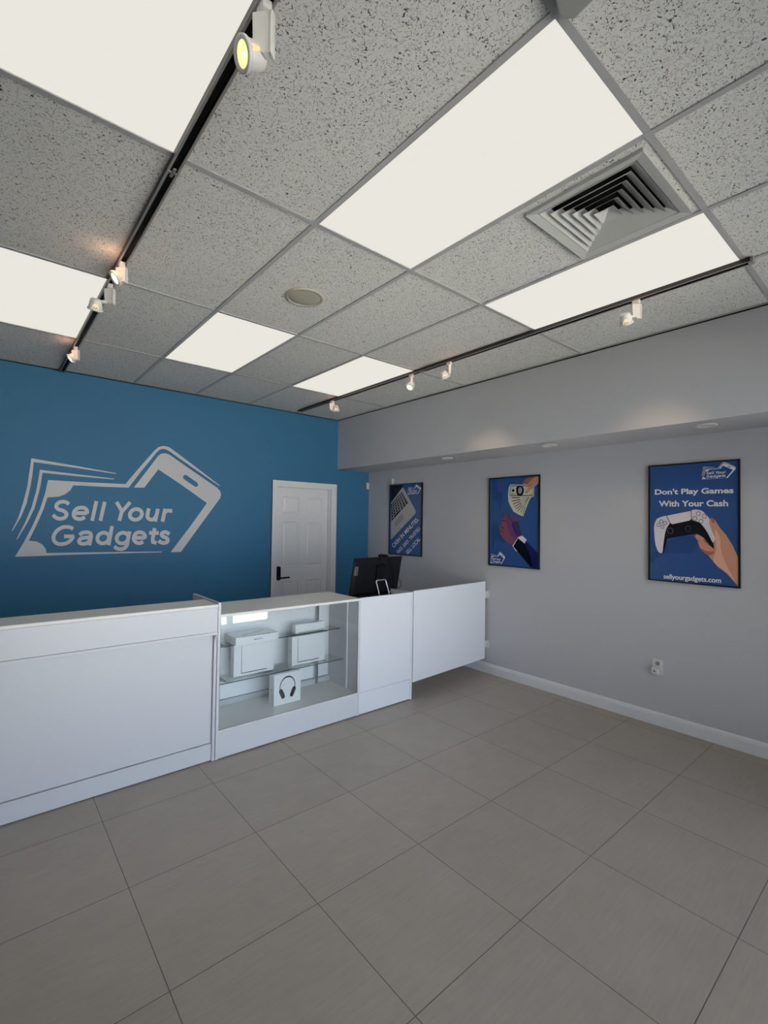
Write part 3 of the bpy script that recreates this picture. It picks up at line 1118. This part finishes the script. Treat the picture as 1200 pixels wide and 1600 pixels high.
# headband arc, slimmer toward the ends
for (ra, rb, mm) in ((.078, .066, 'inkd'),):
    n = 24
    vs = []
    for i in range(n + 1):
        a = math.radians(-8 + 196 * i / n)
        fx = .86
        tkn = 1 - .35 * abs(math.cos(a))
        for r in (ra, ra - (ra - rb) * tkn):
            vs.append((cx_ + r * fx * math.cos(a), yf, cz_ + .0 + r * math.sin(a)))
    b.add(vs, [(2 * i, 2 * i + 1, 2 * i + 3, 2 * i + 2) for i in range(n)], mm)
for sgn in (-1, 1):
    ex, ez = cx_ + sgn * .047, cz_ - .050
    pts = []
    R_ = Matrix.Rotation(sgn * math.radians(-24), 2)
    for i in range(24):
        a = 2 * PI * i / 24
        p = Vector((.017 * (abs(math.cos(a)) ** .6) * (1 if math.cos(a) > 0 else -1), .040 * (abs(math.sin(a)) ** .6) * (1 if math.sin(a) > 0 else -1)))
        p = R_ @ p
        pts.append((ex + p.x, yf, ez + p.y))
    b.flat([pts], 'inkd')
    pts2 = []
    for i in range(16):
        a = 2 * PI * i / 16
        p = R_ @ Vector((.003 * math.cos(a) + sgn * .010, .032 * math.sin(a)))
        pts2.append((ex + p.x, yf - .0003, ez + p.y))
    b.flat([pts2], 'ink')
    b.flat([[(cx_ + sgn * .0675, yf, cz_ - .002), (cx_ + sgn * .0625, yf, cz_ - .002), (cx_ + sgn * .059, yf, cz_ - .022), (cx_ + sgn * .064, yf, cz_ - .022)]], 'inkd')
b.build('printed_picture', None, t)

# ------------------------------------------------------------------ computer on the register stand
t = thing('desktop_computer', 'black all-in-one computer seen from behind, standing on the register cabinet', 'computer', (2.80, 3.42, .885))
bz, tz, by, ty = .925, 1.269, 3.44, 3.366
mx0, mx1 = 2.518, 3.083
dirv = Vector((0, ty - by, tz - bz)).normalized()
nrmv = Vector((0, dirv.z, -dirv.y))        # toward the wall behind
X = Matrix(((1, 0, 0, mx0), (0, nrmv.y, dirv.y, by), (0, nrmv.z, dirv.z, bz), (0, 0, 0, 1)))
H_ = (Vector((0, ty, tz)) - Vector((0, by, bz))).length
W_ = mx1 - mx0
b = MB()
# shell: slim at the rim, swelling toward the back middle (the side seen)
lo = [(0, 0), (W_, 0), (W_, H_), (0, H_)]
vs = [X @ Vector((x, .018, z)) for x, z in lo] + [X @ Vector((x, .004, z)) for x, z in lo]
ins = [(.05, .02), (W_ - .05, .02), (W_ - .05, H_ * .55), (.05, H_ * .55)]
vs += [X @ Vector((x, -.016 if z < .1 else -.006, z)) for x, z in ins]
b.add(vs, [(0, 3, 2, 1), (0, 1, 5, 4), (1, 2, 6, 5), (2, 3, 7, 6), (3, 0, 4, 7), (4, 5, 9, 8), (5, 6, 10, 9), (6, 7, 11, 10), (7, 4, 8, 11), (8, 9, 10, 11)])
b.build('back_cover', 'blackm', t, bevel=.003)
MB().box(.006, W_ - .006, .0185, .0215, .02, H_ - .006, X=X).build('screen', 'black', t)
b = MB()
b.box(.264, .348, -.022, -.004, .140, .285, X=X)
hg = b.build('hinge_cover', 'black', t, bevel=.004)
b = MB()
ya, za = 3.372, 1.062
kp = [(2.772, 3.312, .887), (2.770, 3.345, .98), (2.767, ya, 1.045), (2.772, ya - .002, 1.058), (2.785, ya - .002, za), (2.865, ya - .002, za), (2.879, ya - .002, 1.058), (2.884, ya, 1.045), (2.887, 3.345, .98), (2.889, 3.312, .887)]
b.tube(kp, .0055, 12)
b.build('kickstand', 'chrome', t)
b = MB()
b.box(mx0 + .04, mx1 - .04, 3.40, 3.455, .886, .926)
b.build('foot', 'black', t, bevel=.004)
b = MB()
b.box(.012, .046, -.0085, .003, .196, .276, X=X)
lb = b.build('label_plate', 'alu', t)
lb['label'] = 'silver maker label'
b = MB()
q = lambda x, z: X @ Vector((x, -.0089, z))
text_on(b, 'Lenovo', q(.038, .204), q(.038, .268), q(.020, .204), None, offset=.01)
b.build('lettering', 'inkd', t)

t = thing('webcam', 'small black webcam clipped on the top edge of the computer, with a black cable', 'webcam', (2.83, 3.37, 1.27))
b = MB()
b.box(.285, .375, -.012, .030, H_ + .001, H_ + .022, X=X)
b.box(.290, .345, -.020, -.009, H_ - .026, H_ + .012, X=X)
b.build('body', 'black', t, bevel=.004)
b = MB()
b.lathe([(.014, 0), (.014, .010), (.010, .012)], 20, X=X @ Matrix.Translation((.33, .030, H_ + .010)) @ Matrix.Rotation(-PI / 2, 4, 'X'))
b.build('lens', 'black', t)
b = MB()
cp = [(.345, -.014, H_ - .008), (.385, -.016, H_ - .02), (.42, -.018, H_ - .06), (.455, -.014, H_ - .12), (.475, -.02, H_ - .18), (.49, -.016, H_ - .24), (.54, -.005, H_ - .29), (.58, 0, H_ - .315), (.615, .01, H_ - .30), (.612, .012, H_ - .265), (.585, .01, H_ - .235), (.56, .006, H_ - .225)]
sm = []
for i in range(len(cp) - 1):
    a, b_, c_, d_ = (Vector(cp[min(max(i + j - 1, 0), len(cp) - 1)]) for j in range(4))
    for k in range(4):
        s_ = k / 4
        sm.append(X @ (0.5 * (2 * b_ + (c_ - a) * s_ + (2 * a - 5 * b_ + 4 * c_ - d_) * s_ ** 2 + (3 * b_ - a - 3 * c_ + d_) * s_ ** 3)))
b.tube(sm, .0026, 8)
b.build('cable', 'black', t)

# ------------------------------------------------------------------ small things on the walls
t = thing('wall_outlet', 'white double power outlet plate low on the grey wall', 'outlet', (XR, 1.51, .46))
b = MB()
b.box(XR - .006, XR, 1.468, 1.548, .403, .522)
b.build('plate', 'wplast', t, bevel=.002)
for z in (.490, .436):
    b = MB()
    b.lathe([(.017, 0), (.017, .002)], 20, m='gplast', X=Matrix.Translation((XR - .006, 1.508, z)) @ Matrix.Rotation(-PI / 2, 4, 'Y'))
    for dy, dz, hh in ((-.006, .003, .008), (.006, .003, .008), (0, -.009, .005)):
        b.box(XR - .0085, XR - .0078, 1.508 + dy - .0012, 1.508 + dy + .0012, z + dz - hh / 2, z + dz + hh / 2, 'black')
    b.build('socket', None, t)
t = thing('plug_in_adapter', 'rounded white plug-in device on the lower socket of the wall outlet', 'plug-in device', (XR - .02, 1.515, .43))
MB().box(XR - .044, XR - .0088, 1.487, 1.549, .405, .462).build('body', 'wplast', t, bevel=.014)
b = MB()
pts = [(XR - .0444, 1.518 + .006 * math.cos(2 * PI * i / 14) * (1 if math.sin(2 * PI * i / 14) < .3 else .5), .4335 + .008 * math.sin(2 * PI * i / 14)) for i in range(14)]
b.prism(pts, (.0006, 0, 0))
b.build('printed_mark', 'ink', t)

tag(MB().box(4.122, 4.170, YW - .028, YW, 2.058, 2.150).build('motion_sensor', 'wplast', bevel=.006), 'small white motion sensor on the blue wall beside the corner', 'sensor')
t = thing('wall_switch_box', 'small white box on grey wall above the laptop poster', 'box', (XR, 4.78, 2.14))
MB().box(XR - .022, XR, 4.752, 4.815, 2.102, 2.182).build('cover', 'wplast', t, bevel=.004)
MB().box(XR - .030, XR - .022, 4.752, 4.762, 2.104, 2.180).build('side_flange', 'wplast', t, bevel=.002)

# ------------------------------------------------------------------ ceiling lights
names = {(3, 1): 'large lit white ceiling light panel beside the air vent',
         (1, 1): 'lit ceiling light panel between the air vent and the right track',
         (3, 3): 'small-looking lit ceiling light panel beyond the round ceiling speaker',
         (1, 3): 'lit ceiling light panel at the far end of the right track',
         (5, 1): 'lit ceiling light panel filling the top left corner, left of the track',
         (5, 3): 'lit ceiling light panel at left edge, above the blue wall logo'}
for (i, j), lb_ in names.items():
    xa, xb, ya, yb = X_edges[i + 1], X_edges[i], Y_edges[j], Y_edges[j + 1]
    t = thing('ceiling_light', lb_, 'ceiling light', ((xa + xb) / 2, (ya + yb) / 2, CZ + .006), 'lit light panels in the ceiling grid')
    e = .008
    MB().box(xa + e, xb - e, ya + e, yb - e, CZ + .0062, CZ + .010).build('diffuser', 'diff', t)
    b = MB()
    b.box(xa, xb, ya, ya + .0075, CZ + .0055, CZ + .07)
    b.box(xa, xb, yb - .0075, yb, CZ + .0055, CZ + .07)
    b.box(xa, xa + .0075, ya + .0075, yb - .0075, CZ + .0055, CZ + .07)
    b.box(xb - .0075, xb, ya + .0075, yb - .0075, CZ + .0055, CZ + .07)
    b.box(xa, xb, ya, yb, CZ + .07, CZ + .075)
    b.build('housing', 'vent', t)

# ------------------------------------------------------------------ air vent
t = thing('air_vent', 'square grey louvred air vent in the ceiling between two light panels', 'air vent', ((VX0 + VX1) / 2, (VY0 + VY1) / 2, CZ))
vcx, vcy = (VX0 + VX1) / 2, (VY0 + VY1) / 2
hx, hy = (VX1 - VX0) / 2, (VY1 - VY0) / 2


def ring(mb, o, i, m=None, th=.0012):
    """a square cone from (half x, half y, z) o to i, with thickness"""
    def sq(a, dz=0):
        return [(vcx + sx * a[0], vcy + sy * a[1], a[2] + dz) for sx, sy in ((-1, -1), (1, -1), (1, 1), (-1, 1))]
    vs = sq(o) + sq(i) + sq(o, th) + sq(i, th)
    fs = []
    for k in range(4):
        l = (k + 1) % 4
        fs += [(k, l, 4 + l, 4 + k), (8 + k, 12 + k, 12 + l, 8 + l), (k, 8 + k, 8 + l, l), (4 + k, 4 + l, 12 + l, 12 + k)]
    mb.add(vs, fs, m)


b = MB()
ring(b, (hx, hy, CZ - .012), (hx - .038, hy - .038, CZ - .004))
ring(b, (hx, hy, CZ - .012), (hx - .002, hy - .002, CZ + .005))
ring(b, (hx - .038, hy - .038, CZ - .004), (hx - .040, hy - .040, CZ + .05))
b.build('flange', 'vent', t)
NR = 6
step = 1 / (NR + .35)
for k in range(NR - 1):
    fx_, fy_ = hx - .041, hy - .041
    o_, i_ = 1 - k * step, 1 - (k + 1.12) * step
    b = MB()
    ring(b, (fx_ * o_, fy_ * o_, CZ - .004 - .0014 * k), (fx_ * i_, fy_ * i_, CZ + .019))
    b.build('louvre', 'vent', t)
f_ = 1 - (NR - 1) * step
b = MB()
wx, wy = (hx - .041) * f_, (hy - .041) * f_
zc = CZ - .004 - .0014 * (NR - 1)
b.add([(vcx - wx, vcy - wy, zc), (vcx + wx, vcy - wy, zc), (vcx + wx, vcy + wy, zc), (vcx - wx, vcy + wy, zc), (vcx, vcy, zc + .026)], [(0, 1, 4), (1, 2, 4), (2, 3, 4), (3, 0, 4)])
b.build('centre_cap', 'vent', t)
b = MB()
b.box(vcx - hx + .025, vcx + hx - .025, vcy - hy + .025, vcy + hy - .025, CZ + .12, CZ + .125)
for s_ in (-1, 1):
    b.box(vcx + s_ * (hx - .027) - .002, vcx + s_ * (hx - .027) + .002, vcy - hy + .025, vcy + hy - .025, CZ + .024, CZ + .12)
    b.box(vcx - hx + .03, vcx + hx - .03, vcy + s_ * (hy - .027) - .002, vcy + s_ * (hy - .027) + .002, CZ + .024, CZ + .12)
b.build('duct_box', 'dark', t)

# ------------------------------------------------------------------ round speaker
t = thing('ceiling_speaker', 'round beige speaker grille set in a ceiling tile', 'speaker', (1.478, 2.532, CZ))
Xs = Matrix.Translation((1.478, 2.532, CZ + .006)) @ Matrix.Diagonal((1, 1, -1, 1))
MB().lathe([(.118, 0), (.120, .005), (.116, .011), (.102, .012), (.098, .006)], 48, X=Xs, cap0=False, cap1=False).build('rim', 'speaker', t)
g_ = MB().lathe([(.100, .006), (.090, .010), (.06, .013), (.03, .0145), (.003, .015)], 48, X=Xs, cap0=False).build('grille', 'speaker', t)

# ------------------------------------------------------------------ emergency light body at the top edge
t = thing('ceiling_box', 'pale grey plastic box fixed under the ceiling grid at the top edge', 'ceiling box', (1.24, .55, CZ))
b = MB()
zb = CZ - .030
pts = [at(u_, v_, 2, zb) for u_, v_ in ((866, -40), (866, 2), (870, 17), (883, 31), (897, 32), (925, 4), (960, -30))]
b.prism(pts, (0, 0, .029))
b.build('housing', 'gplast', t, bevel=.006)

# ------------------------------------------------------------------ track lighting
def track(label, x, y0, y1, capped, joiner=None):
    t = thing('light_track', label, 'light track', (x, (y0 + y1) / 2, CZ), 'black lighting tracks under the ceiling')
    z1, h = CZ - .001, .022
    b = MB()
    b.box(x - .021, x + .021, y0, y1, z1 - .003, z1, 'track')
    b.box(x - .021, x - .016, y0, y1, z1 - h, z1 - .003, 'track')
    b.box(x + .016, x + .021, y0, y1, z1 - h, z1 - .003, 'track')
    b.box(x - .0212, x - .0125, y0, y1, z1 - h - .002, z1 - h, 'tracklip')
    b.box(x + .0125, x + .0212, y0, y1, z1 - h - .002, z1 - h, 'tracklip')
    b.box(x - .006, x + .006, y0, y1, z1 - .009, z1 - .004, 'black')
    b.build('rail', None, t)
    for yy in capped:
        MB().box(x - .021, x + .021, yy - .012, yy + .012, z1 - h - .005, z1).build('end_cap', 'tracklip', t, bevel=.002)
    if joiner:
        b = MB()
        b.box(x - .006, x + .006, joiner - .028, joiner + .028, z1 - h - .005, z1 - h - .0015)
        b.box(x - .022, x + .022, joiner - .006, joiner + .006, z1 - h - .005, z1 - h - .0015)
        b.build('joiner', 'tracklip', t, bevel=.001)
    return t


track('black lighting track on the left, running from the top edge to the blue wall', .532, -.3, YW - .01, (-.3,), 1.931)
track('black lighting track on the right, near the soffit', 2.955, .63, YW - .15, (.63,), 3.0)


def track_head(label, x, box_px, lamp_px, aim, wide=0.0, slots=4, slot0=0.0, spot=0.0, lamp='lampw', spill=0.0, bh=.088, slot_w=1.0):
    """a low-voltage track spot: adapter in the rail, flat transformer housing, drum-shaped lamp holder"""
    zt = CZ - .026
    zb_ = zt - .022 - bh / 2
    # the housing hangs under the rail at x; the photo gives where along the rail
    pc = at(box_px[0], box_px[1], 0, x)
    y = pc.y
    t = thing('track_spotlight', label, 'track light', (x, y, CZ - .025), 'white spotlights on the lighting tracks')
    MB().box(x - .013, x + .013, y - .020, y + .020, zt - .022, zt + .004).build('adapter', 'wplast', t, bevel=.002)
    T = Matrix.Translation((x, y, zb_)) @ Matrix.Rotation(wide, 4, 'Z')
    b = MB()
    b.prism([T @ Vector(q_) for q_ in ((-.028, -.010, bh / 2), (.028, -.010, bh / 2), (.030, -.010, -bh / 2), (.004, -.010, -bh / 2), (-.018, -.010, -bh * .36), (-.026, -.010, -bh * .15))], T.to_3x3() @ Vector((0, .020, 0)))
    b.box(.022, .0285, -.014, .0105, -bh / 2 - .003, bh / 2 - .006, X=T)
    b.build('transformer', 'wplast', t, bevel=.002)
    d = Vector(aim).normalized()
    ray_ = fwd + rt2 * ((lamp_px[0] - 600) / F_PX) - up2 * ((lamp_px[1] - 800) / F_PX)
    bc = Vector((x, y, zb_)) - Vector((0, 0, CAMZ))
    piv = Vector((0, 0, CAMZ)) + ray_ * (bc.dot(fwd) / ray_.dot(fwd)) - d * .012
    R_ = d.to_track_quat('Z', 'X').to_matrix().to_4x4()
    X_ = Matrix.Translation(piv) @ R_
    b = MB()
    b.lathe([(.014, -.036), (.026, -.034), (.0300, -.026), (.0340, .000), (.0365, .022), (.034, .0225), (.031, 0), (.026, -.024), (.004, -.030)], 36, X=X_, cap1=False)
    b.build('lamp_holder', 'wplast', t)
    b = MB()
    b.lathe([(.0290, .018), (.0395, .018), (.0405, .021), (.0400, .027), (.0380, .029), (.0290, .027)], 40, X=X_, cap0=False, cap1=False)
    b.build('ring', 'wplast', t)
    b = MB()
    b.lathe([(.0288, .024), (.020, .020), (.008, .017), (.001, .016)], 32, X=X_, m=lamp, cap0=False)
    b.lathe([(.005, .018), (.004, .024), (.001, .026)], 12, X=X_, m='bulb')
    b.build('lamp', None, t)
    b = MB()
    b.tube([Vector((x, y, zb_ - bh * .30)), Vector((x, y, zb_ - bh * .38)).lerp(piv - d * .020, .5), piv - d * .022], .0095, 12)
    b.build('swivel', 'wplast', t)
    # the glowing arched openings in the side of the holder, one of them facing into the room's front
    loc = R_.to_3x3().inverted() @ (Vector((0, 0, CAMZ)) - piv)
    a_face = math.atan2(loc.y, loc.x) + slot0
    for q_ in range(slots):
        ang = a_face + q_ * 2 * PI / max(slots, 1)
        n = 10
        vs = []
        for i in range(n + 1):
            a = PI * i / n
            ww, zz = .017 * slot_w * math.cos(a), .016 - .026 * math.sin(a)
            rr = (.0340 + zz * .1136 if zz > 0 else .0340 + zz * .154) + .0007
            th = ang + ww / rr
            vs.append(X_ @ Vector((rr * math.cos(th), rr * math.sin(th), zz)))
        ctr = X_ @ Vector((.0352 * math.cos(ang), .0352 * math.sin(ang), .010))
        b = MB()
        b.add(vs + [ctr], [(i, i + 1, n + 1) for i in range(n)] + [(n, 0, n + 1)])
        b.build('glowing_slot', 'slot', t)
    if spot:
        ld = bpy.data.lights.new('spot_beam', 'SPOT')
        ld.energy = spot
        ld.color = (1.0, .74, .48)
        ld.spot_size = math.radians(62)
        ld.spot_blend = .9
        ld.shadow_soft_size = .02
        lo_ = bpy.data.objects.new('spot_beam', ld)
        COL.objects.link(lo_)
        lo_.location = X_ @ Vector((0, 0, .036))
        lo_.rotation_euler = d.to_track_quat('-Z', 'Y').to_euler()
    if spill:
        ld = bpy.data.lights.new('lamp_spill', 'POINT')
        ld.energy = spill
        ld.color = (1.0, .52, .30)
        ld.shadow_soft_size = .012
        lo_ = bpy.data.objects.new('lamp_spill', ld)
        COL.objects.link(lo_)
        lo_.location = (x - .060, y - .045, CZ - .075)
    return t


LT = .530
RTX = 2.955
R45 = math.radians
track_head('nearest white track spotlight, yellow-lit, at the top edge of the photo', LT, (412, 47), (386, 86), (-.93, .02, -.40), wide=R45(-50), slots=3, slot0=.55, spot=3, lamp='lamp', bh=.115, slot_w=.5)
track_head('white track spotlight facing left, above the light panel corner on the left track', LT, (190, 432), (183, 434), (-.80, -.05, -.60), wide=R45(-45), slots=3, slot0=.5, spot=3, spill=.22, bh=.08, slot_w=.7)
track_head('track spotlight turned toward the blue wall, second from that wall on left track', LT, (171, 478), (149, 480), (.0, .50, -.86), wide=R45(-40), slots=3, spot=4)
track_head('white track spotlight nearest the blue wall on the left track', LT, (118, 555), (112, 560), (-.75, .02, -.66), wide=R45(-45), slots=3, slot0=.5, spot=3, spill=.16, bh=.08, slot_w=.7)
track_head('white track spotlight nearest the blue wall on the right track', RTX, (519, 636), (525, 640), (.35, .25, -.88), wide=R45(-40), slots=3, spot=2, spill=.07)
track_head('white track spotlight pointing down and left, second from the wall on the right track', RTX, (643, 594), (641, 604), (-.60, -.10, -.72), wide=R45(50), slots=3, slot0=.5, spot=2, spill=.05, slot_w=.6)
track_head('white track spotlight aimed below the soffit, third from the wall on the right track', RTX, (702, 580), (694, 588), (.60, .08, -.76), wide=R45(50), slots=3, spot=11, spill=.05)
track_head('white track spotlight closest to the right edge, beside the long light panel', RTX, (994, 491), (978, 502), (.60, .10, -.76), wide=R45(-40), slots=3, spot=11, spill=.04)

# downlights in the underside of the soffit
for y, lb_ in ((3.476, 'round unlit downlight in the soffit underside, farthest from the camera'),
               (2.268, 'round unlit downlight in the soffit underside, middle of three'),
               (1.073, 'round unlit downlight in the soffit underside, nearest the right edge')):
    t = thing('soffit_downlight', lb_, 'downlight', (3.82, y, ZS), 'recessed downlights under the soffit')
    Xd = Matrix.Translation((3.82, y, ZS)) @ Matrix.Diagonal((1.35, 1.35, -1.6, 1))
    MB().lathe([(.050, 0), (.052, .003), (.050, .005), (.036, .006), (.034, .002)], 36, X=Xd, cap0=False, cap1=False).build('trim_ring', 'wplast', t)
    MB().lathe([(.035, .0015), (.02, .0035), (.002, .004)], 28, X=Xd, cap0=False).build('lens', 'can', t)
